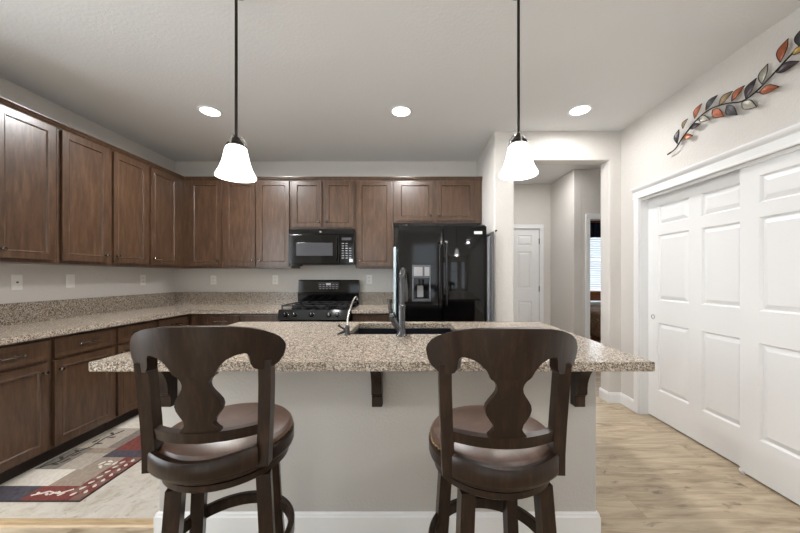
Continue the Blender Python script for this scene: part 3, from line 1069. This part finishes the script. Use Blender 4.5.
outlet('jack_plate', 'white cable jack plate on left wall near the picture edge', 'wall plate', (XL + .0005, 2.41, 1.232), PI / 2, 'jack')
outlet('wall_switch', 'white rocker switch plate on left wall, middle of the three plates', 'switch', (XL + .0005, 2.79, 1.236), PI / 2, 'rocker')
outlet('wall_outlet', 'white outlet on left wall close to the room corner', 'outlet', (XL + .0005, 3.545, 1.236), PI / 2, 'outlet')
outlet('wall_outlet', 'white outlet on back wall left of the left pendant light', 'outlet', (-2.525, YB - .0005, 1.228), 0, 'outlet')
outlet('wall_outlet', 'white outlet on back wall just left of the stove', 'outlet', (-1.735, YB - .0005, 1.232), 0, 'outlet')
outlet('wall_outlet', 'white outlet on back wall between stove and refrigerator', 'outlet', (-.535, YB - .0005, 1.235), 0, 'outlet')

# ------------------------------------------------------------------ rug
ry0, ry1, rx0, rx1 = 1.775, 3.32, -2.478, -1.868
rug = thing('runner_rug', 'patchwork runner rug in red, grey and cream along the left base cabinets', 'rug', ((rx0 + rx1) / 2, (ry0 + ry1) / 2, .0045))
CXr, CYr = (rx0 + rx1) / 2, (ry0 + ry1) / 2
MB().box(rx0 - CXr, rx1 - CXr, ry0 - CYr, ry1 - CYr, 0, .006, .002).build('backing', M['rug_char'], rug)
PT = [(-2.472, -2.215, 1.782, 1.90, 'navy'), (-2.215, -1.995, 1.782, 1.90, 'red'), (-2.472, -2.19, 1.90, 2.065, 'cream'),
      (-2.19, -1.995, 1.90, 2.065, 'taupe'), *[(-1.995 + .0605 * (k % 2 if q_ == 0 else 1 - k % 2), -1.9345 + .0605 * (k % 2 if q_ == 0 else 1 - k % 2), 1.782 + .0597 * k, 1.8417 + .0597 * k, 'red' if q_ == 0 else 'rust') for k in range(7) for q_ in (0, 1)], (-2.472, -2.33, 2.065, 2.32, 'ash'),
      (-2.33, -2.16, 2.065, 2.25, 'stone'), (-2.16, -1.995, 2.065, 2.20, 'taupe'), (-2.16, -1.874, 2.20, 2.29, 'navy'),
      (-2.33, -2.16, 2.25, 2.32, 'taupe'), (-2.16, -2.0, 2.29, 2.60, 'red'), (-2.0, -1.874, 2.29, 2.60, 'red'),
      (-2.472, -2.24, 2.32, 2.62, 'stone'), (-2.24, -2.16, 2.32, 2.62, 'ash'), (-2.472, -2.16, 2.62, 2.85, 'cream'),
      (-2.16, -1.874, 2.60, 2.78, 'stone'), (-2.16, -1.874, 2.78, 3.0, 'ash'), (-2.472, -2.16, 2.85, 3.1, 'taupe'),
      (-2.16, -1.874, 3.0, 3.314, 'red'), (-2.472, -2.16, 3.1, 3.314, 'navy')]
pm = MB()
for (a, b, c_, d_, k) in PT:
    pm.box(a - CXr, b - CXr, c_ - CYr, d_ - CYr, .004, .0095, 0, mat=M['rug_' + k])
mo = pm
def leafspot(x, y, L, Wd, ang, mat):
    pts_ = []
    for k in range(12):
        a = 2 * PI * k / 12
        u, v_ = L * math.cos(a), Wd * math.sin(a) * (1 - .3 * math.cos(a))
        pts_.append((x - CXr + u * math.cos(ang) - v_ * math.sin(ang), y - CYr + u * math.sin(ang) + v_ * math.cos(ang)))
    mo.prism(pts_, lambda p, r_: (p, r_, .0090), lambda p, r_: (p, r_, .0104), mat)
for k in range(7):
    for s_ in (-1, 1):
        leafspot(-1.935 + s_ * .026, 1.83 + k * .052 + (.02 if s_ > 0 else 0), .016, .009, .5 * s_ + PI / 2, M['rug_cream'])
for k in range(6):
    leafspot(-2.17 + k * .028, 1.835 + .008 * math.sin(k * 2.1), .017, .007, .9 if k % 2 else -.6, M['rug_cream'])
for (x, y) in ((-2.06, 2.09), (-2.04, 2.12), (-2.09, 2.13), (-2.05, 2.15), (-2.0, 2.13)):
    leafspot(x, y, .022, .009, x * 40, M['rug_cream'])
for (x, y) in ((-2.40, 2.12), (-2.37, 2.16), (-2.43, 2.19), (-2.38, 2.24), (-2.42, 2.28), (-2.36, 2.38), (-2.42, 2.42), (-2.35, 2.47), (-2.40, 2.53)):
    leafspot(x, y, .030, .010, y * 37, M['rug_char'])
def vine(pts_, mat):
    mo.tube([(x - CXr, y - CYr, .0098) for x, y in pts_], .004, 6, mat)
vine([(-2.45, 2.08), (-2.40, 2.15), (-2.41, 2.24), (-2.37, 2.34), (-2.39, 2.46), (-2.35, 2.58)], M['rug_char'])
vine([(-2.19, 1.815), (-2.12, 1.85), (-2.05, 1.83), (-2.0, 1.87)], M['rug_cream'])
pm.build('pile', M['rug_red'], rug, weld=False)

# ------------------------------------------------------------------ bar stools


def make_stool(label, loc, rotz, base_turn):
    t = thing('bar_stool', label, 'bar stool', loc, rotz, 'bar stools at the island')
    mt = M['stool']
    ARC = lambda u: -.176 + .104 * (u / .22) ** 2

    def strip(mb, us, lo, hi, th, arc=ARC, lean=.15, nz=6):
        """curved board: for each u a column from lo(u) to hi(u), thickness th, following the bow of the back"""
        n_ = len(us)
        for side in (0, 1):
            vs_ = []
            for u in us:
                sl = 2 * .104 * u / .22 ** 2
                nn = math.hypot(1, sl)
                for j in range(nz + 1):
                    z = lo(u) + (hi(u) - lo(u)) * j / nz
                    off = -th if side == 0 else 0
                    vs_.append((u - off * sl / nn * -1 * 0 + (off * sl / nn) * -1, arc(u) + off / nn - (z - .85) * lean, z))
            if side == 0:
                A = vs_
            else:
                B = vs_
        allv = A + B
        o_ = len(A)
        fs_ = []
        m_ = nz + 1
        for i in range(n_ - 1):
            for j in range(nz):
                a = i * m_ + j
                fs_.append([a, a + m_, a + m_ + 1, a + 1])
                fs_.append([o_ + a, o_ + a + 1, o_ + a + m_ + 1, o_ + a + m_])
            fs_.append([i * m_, o_ + i * m_, o_ + (i + 1) * m_, (i + 1) * m_])
            a = i * m_ + nz
            fs_.append([a, a + m_, o_ + a + m_, o_ + a])
        for j in range(nz):
            fs_.append([j, j + 1, o_ + j + 1, o_ + j])
            a = (n_ - 1) * m_ + j
            fs_.append([a, o_ + a, o_ + a + 1, a + 1])
        mb.poly(allv, fs_)
        return mb

    def lerp(tab, x):
        for (a, va), (b, vb) in zip(tab[:-1], tab[1:]):
            if a <= x <= b:
                s_ = (x - a) / (b - a)
                return va + (vb - va) * s_
        return tab[-1][1] if x > tab[-1][0] else tab[0][1]

    # top rail: arched openings either side of the splat, round drooping ends
    lo_t = [(0, 1.000), (0.0438, 1.000), (0.0505, 1.006), (0.0610, 1.026), (0.0762, 1.043), (0.0915, 1.052), (0.1048, 1.056), (0.1163, 1.057), (0.1220, 1.054), (0.1258, 1.044),
            (0.1277, 1.022), (0.1334, 1.009), (0.1449, 1.001), (0.1601, 1.000), (0.1773, 1.005), (0.1916, 1.017), (0.2011, 1.034), (0.2058, 1.052), (0.2073, 1.066)]
    hi_t = [(0, 1.142), (0.0572, 1.140), (0.0953, 1.137), (0.1334, 1.129), (0.1620, 1.118), (0.1811, 1.107), (0.1935, 1.096), (0.2020, 1.083), (0.2063, 1.071), (0.2073, 1.067)]
    pos = sorted({a for a, _ in lo_t} | {a for a, _ in hi_t})
    us = [-p for p in pos[::-1]] + pos[1:]
    strip(MB(), us, lambda u: lerp(lo_t, abs(u)), lambda u: lerp(hi_t, abs(u)), .027).build('top_rail', mt, t, sharp=50)
    # vase splat
    wz = [(.826, .055), (.834, .053), (.843, .045), (.853, .039), (.866, .042), (.880, .052), (.894, .061), (.908, .0645), (.922, .062), (.936, .054), (.950, .044),
          (.962, .037), (.974, .035), (.985, .038), (.994, .045), (.999, .053), (1.003, .054)]
    sp = MB()
    nu = 8
    A = []
    for side in (0, 1):
        for (z, hw_) in wz:
            for k in range(nu + 1):
                u = -hw_ + 2 * hw_ * k / nu
                A.append((u, ARC(u) + (-.022 if side == 0 else -.001) - (z - .85) * .15, z))
    o_ = len(wz) * (nu + 1)
    fs_ = []
    for i in range(len(wz) - 1):
        for k in range(nu):
            a = i * (nu + 1) + k
            fs_.append([a, a + 1, a + nu + 2, a + nu + 1])
            fs_.append([o_ + a, o_ + a + nu + 1, o_ + a + nu + 2, o_ + a + 1])
        a = i * (nu + 1)
        fs_.append([a, a + nu + 1, o_ + a + nu + 1, o_ + a])
        a += nu
        fs_.append([a, o_ + a, o_ + a + nu + 1, a + nu + 1])
    a = 0
    for k in range(nu):
        fs_.append([k, o_ + k, o_ + k + 1, k + 1])
        q_ = (len(wz) - 1) * (nu + 1) + k
        fs_.append([q_, q_ + 1, o_ + q_ + 1, o_ + q_])
    sp.poly(A, fs_)
    sp.build('splat', mt, t, sharp=50)
    # lower cross rail
    us2 = [-.163 + .326 * k / 20 for k in range(21)]
    strip(MB(), us2, lambda u: .797, lambda u: .829, .024, nz=1).build('back_rail', mt, t, sharp=40)
    # uprights
    for sx in (-1, 1):
        p = MB()
        path = [(sx * .172, -.151, 1.03), (sx * .170, -.143, .95), (sx * .166, -.136, .85), (sx * .162, -.134, .76), (sx * .160, -.137, .70)]
        p.tube(path, 0, flat_=(.0180, .0205))
        bmesh.ops.bevel(p.bm, geom=[e for e in p.bm.edges if e.calc_face_angle(0) > .8], offset=.003, segments=2, affect='EDGES')
        p.build('back_post', mt, t, sharp=40)
    # thick band joining the uprights behind the seat
    bd = MB()
    ro, ri = .229, .2085
    vs_ = []
    nb = 28
    for k in range(nb + 1):
        a = -PI / 2 + math.radians(-42 + 84 * k / nb)
        zt = .768 - .010 * math.cos((k / nb - .5) * PI) ** 2
        for (r_, z) in ((ri, .712), (ro - .004, .708), (ro, .716), (ro, zt - .006), (ro - .005, zt), (ri, zt)):
            vs_.append((r_ * math.cos(a), r_ * math.sin(a), z))
    fs_ = []
    for k in range(nb):
        for e in range(6):
            e2 = (e + 1) % 6
            fs_.append([k * 6 + e, k * 6 + e2, k * 6 + 6 + e2, k * 6 + 6 + e])
    fs_ += [list(range(6))[::-1], [nb * 6 + e for e in range(6)]]
    bd.poly(vs_, fs_).build('back_band', mt, t, sharp=40)
    # seat
    MB().lathe([(.10, .680), (.196, .680), (.204, .686), (.2075, .696), (.2075, .728), (.203, .736), (.10, .736)], 64).build('seat_ring', mt, t)
    MB().lathe([(.197, .7365), (.202, .744), (.200, .754), (.192, .763), (.174, .770), (.14, .776), (.09, .780), (0, .781)], 64, caps=False).build(
        'seat_cushion', M['leather'], t, label='brown leather seat cushion')
    nh = MB()
    for k in range(72):
        a = 2 * PI * k / 72
        nh.lathe([(.0042, -.0005), (.0034, .0022), (.0, .003)], 6, (.2015 * math.cos(a), .2015 * math.sin(a), .741), caps=False)
    nh.build('nailheads', M['brass'], t, label='row of brass nailheads', weld=False)
    MB().lathe([(.10, .648), (.182, .648), (.190, .654), (.190, .672), (.184, .676), (.10, .676)], 56).build('swivel_plate', mt, t)
    MB().lathe([(.09, .6762), (.09, .6798)], 32).build('swivel_bearing', M['blackmat'], t)
    for sx in (-1, 1):
        for sy in (-1, 1):
            l = MB()
            l.tube([(sx * .120, sy * .120, .6475), (sx * .127, sy * .127, .52), (sx * .135, sy * .135, .36), (sx * .150, sy * .150, .14), (sx * .162, sy * .162, .0)],
                   0, flat_=(.0215, .0215))
            bmesh.ops.bevel(l.bm, geom=[e for e in l.bm.edges if e.calc_face_angle(0) > .8], offset=.003, segments=2, affect='EDGES')
            l.build('leg', mt, t, sharp=40, rotz=base_turn)
    MB().lathe([(.192, .350), (.205, .350), (.209, .354), (.209, .391), (.205, .395), (.192, .395), (.188, .391), (.188, .354), (.192, .350)], 72, caps=False).build('footrest_ring', mt, t)
    return t


st = make_stool('dark wooden swivel bar stool at the left end of the island', (-.628, 1.097, 0), .10, .22)
st2 = dup(st, (.268, 1.069, 0), .010, 'dark wooden swivel bar stool right of the middle of the island')
for c in st2.children:
    if c.name.startswith('leg'):
        c.rotation_euler = (0, 0, .12)

# ------------------------------------------------------------------ pendant lights


def pendant(label, loc):
    t = thing('pendant_light', label, 'lamp', loc, 0, 'pendant lights over the island')
    top = HC - loc[2]
    prof = [(.034, .158), (.044, .153), (.051, .140), (.055, .120), (.060, .095), (.067, .068), (.077, .040), (.089, .016), (.094, .006), (.0935, .001), (.090, .003),
            (.085, .017), (.073, .040), (.063, .068), (.056, .095), (.051, .120), (.047, .138), (.041, .148), (.034, .153)]
    MB().lathe(prof + [prof[0]], 48, caps=False).build('lamp_shade', M['shade'], t, label='frosted white bell glass shade')
    MB().lathe([(.040, .155), (.046, .160), (.044, .168), (.026, .186), (.018, .200), (.012, .206)], 24).build('socket', M['bronze'], t)
    pg = MB()
    for k in range(3):
        a = 2 * PI * k / 3 + .5
        ca, sa = math.cos(a), math.sin(a)
        pg.tube([(.016 * ca, .016 * sa, .208), (.032 * ca, .032 * sa, .206), (.044 * ca, .044 * sa, .186), (.050 * ca, .050 * sa, .150)], .0045, 8)
    pg.build('prongs', M['nickel'], t, label='three nickel prongs')
    MB().lathe([(.0072, .203), (.0072, top - .02)], 14).build('rod', M['bronze'], t)
    MB().lathe([(.015, top - .035), (.05, top - .022), (.062, top - .008), (.062, top - .0005)], 32).build('canopy', M['bronze'], t)
    MB().lathe([(0, .055), (.018, .060), (.027, .078), (.026, .098), (.016, .122), (.013, .156)], 20, caps=False).build('bulb', M['lens'], t)
    d = bpy.data.lights.new('pendant_bulb', 'POINT')
    d.energy = PENDANT_POWER
    d.shadow_soft_size = .03
    d.color = (1, .94, .86)
    o = bpy.data.objects.new('pendant_bulb', d)
    COL.objects.link(o)
    o.parent = t
    o.location = (0, 0, .02)
    return t


pendant('white bell pendant light over the left bar stool', (-.888, 1.60, 1.780))
pendant('white bell pendant light over the right bar stool', (.546, 1.60, 1.792))

# ------------------------------------------------------------------ recessed ceiling lights


def downlight(label, x, y, power):
    t = thing('ceiling_light', label, 'light', (x, y, HC), 0, 'recessed ceiling lights')
    MB().lathe([(.078, -.001), (.100, -.001), (.100, -.004), (.096, -.007), (.082, -.008), (.078, -.006), (.078, -.001)], 40, caps=False).build('trim_ring', M['white'], t)
    MB().lathe([(.0, -.0045), (.079, -.0045), (.079, -.0005), (0, -.0005)], 40, caps=False).build('lens', M['lens'], t, label='glowing lens')
    d = bpy.data.lights.new('ceiling_lamp', 'AREA')
    d.shape = 'DISK'
    d.size = .15
    d.spread = math.radians(172)
    d.energy = power
    d.color = (1, .99, .985)
    o = bpy.data.objects.new('ceiling_lamp', d)
    COL.objects.link(o)
    o.parent = t
    o.location = (0, 0, -.009)
    return t


downlight('glowing recessed ceiling light above the left base cabinets and rug', -1.785, 2.80, DOWN_POWER)
downlight('glowing recessed ceiling light in the middle of the kitchen ceiling', -.088, 2.80, DOWN_POWER)
downlight('glowing recessed ceiling light in front of the hall opening', 1.49, 2.78, DOWN_POWER * 0.30)
for x, side, p in ((-1.785, 'left', .10), (-.088, 'middle', .10), (1.45, 'right', .45)):      # unseen row added as fill over the room behind the camera
    downlight('%s recessed ceiling light of the added fill row behind the camera' % side, x, -.45, DOWN_POWER * p)
d = bpy.data.lights.new('hall_lamp', 'AREA')
d.shape = 'DISK'
d.size = .2
d.energy = 9
d.color = (1, .99, .985)
o = bpy.data.objects.new('hall_lamp', d)
o.location = (1.75, 4.1, HC - .01)
COL.objects.link(o)

# ------------------------------------------------------------------ metal leaf branch on the right wall
art = thing('wall_art', 'metal branch with coloured leaves hung on the right wall above the closet', 'wall art', (XR, 2.0, 2.35))
L2 = lambda y, z, d_: (-d_, y * 1.0195 - 2.0, (z - EYE) * 1.0195 + EYE - 2.35)
STEM = [(2.518, 2.251), (2.446, 2.268), (2.378, 2.326), (2.264, 2.401), (2.16, 2.424), (2.052, 2.403), (1.954, 2.364), (1.877, 2.375),
        (1.806, 2.411), (1.74, 2.451), (1.66, 2.497), (1.58, 2.53), (1.48, 2.55), (1.40, 2.545)]
sp_ = []
for i in range(len(STEM) - 1):
    p0, p1, p2, p3 = STEM[max(i - 1, 0)], STEM[i], STEM[i + 1], STEM[min(i + 2, len(STEM) - 1)]
    for k in range(5):
        u = k / 5
        sp_.append(tuple(.5 * (2 * p1[e] + (p2[e] - p0[e]) * u + (2 * p0[e] - 5 * p1[e] + 4 * p2[e] - p3[e]) * u * u + (3 * p1[e] - p0[e] - 3 * p2[e] + p3[e]) * u ** 3) for e in (0, 1)))
sp_.append(STEM[-1])
MB().tube([L2(y, z, .028) for y, z in sp_], [.006] * 3 + [.0045] * (len(sp_) - 3), 8).build('stem', M['bronze'], art)
LEAVES = [('orange', 1.751, 2.467, 1.714, 2.572), ('plum', 1.769, 2.423, 1.665, 2.415), ('yellow', 1.697, 2.476, 1.622, 2.464), ('slate', 1.665, 2.495, 1.646, 2.581),
          ('silver', 1.841, 2.4, 1.812, 2.501), ('orange', 1.856, 2.363, 1.756, 2.336), ('plum', 1.931, 2.365, 1.871, 2.456), ('silver', 1.954, 2.357, 1.869, 2.283),
          ('orange', 2.016, 2.398, 1.938, 2.452), ('slate', 2.049, 2.387, 1.981, 2.294), ('tan', 2.1, 2.415, 2.008, 2.459), ('orange', 2.144, 2.412, 2.066, 2.326),
          ('slate', 2.193, 2.434, 2.109, 2.491), ('silver', 2.244, 2.405, 2.163, 2.356), ('orange', 2.28, 2.418, 2.223, 2.497), ('tan', 2.378, 2.392, 2.335, 2.446),
          ('slate', 2.428, 2.299, 2.412, 2.402), ('plum', 2.315, 2.362, 2.234, 2.36), ('orange', 2.374, 2.324, 2.294, 2.303),
          ('tan', 1.58, 2.54, 1.55, 2.63), ('orange', 1.60, 2.51, 1.50, 2.49), ('plum', 1.50, 2.555, 1.44, 2.62), ('silver', 1.48, 2.54, 1.40, 2.49)]
for (k, y0, z0, y1_, z1_) in LEAVES:
    lf = MB()
    dy, dz = y1_ - y0, z1_ - z0
    L_ = math.hypot(dy, dz)
    ty, tz = dy / L_, dz / L_
    ny, nz_ = -tz, ty
    rows = 12
    vs_ = []
    for side in (0, .0015):
        for i in range(rows + 1):
            u = i / rows
            hw_ = .215 * L_ * math.sin(PI * u) ** 1.15 + .0006
            for s_ in (-1, -.5, 0, .5, 1):
                vs_.append(L2(y0 + ty * L_ * u + ny * hw_ * s_, z0 + tz * L_ * u + nz_ * hw_ * s_,
                              .026 + .004 * abs(s_) * math.sin(PI * u) + .010 * math.sin(PI * u) + side))
    fs_ = []
    o_ = (rows + 1) * 5
    for i in range(rows):
        for q_ in range(4):
            a = i * 5 + q_
            fs_ += [[a, a + 1, a + 6, a + 5], [o_ + a, o_ + a + 5, o_ + a + 6, o_ + a + 1]]
        a = i * 5
        fs_ += [[a, a + 5, o_ + a + 5, o_ + a], [a + 4, o_ + a + 4, o_ + a + 9, a + 9]]
    lf.poly(vs_, fs_, M['leaf_' + k])
    rim = []
    for s_ in (-1, 1):
        line = [vs_[o_ + i * 5 + (0 if s_ < 0 else 4)] for i in range(rows + 1)]
        lf.tube(line, .0022, 6, M['bronze'])
    lf.build('leaf', M['leaf_' + k], art, label='%s enamel leaf' % {'orange': 'burnt orange', 'plum': 'dark plum', 'yellow': 'golden yellow', 'slate': 'dark grey', 'silver': 'silvery', 'tan': 'tan'}[k], weld=False)
# pegs that hold it off the wall
for (y, z) in ((2.264, 2.401), (1.877, 2.375), (1.58, 2.53)):
    MB().tube([L2(y, z, .0005), L2(y, z, .026)], .003, 8).build('standoff', M['bronze'], art)
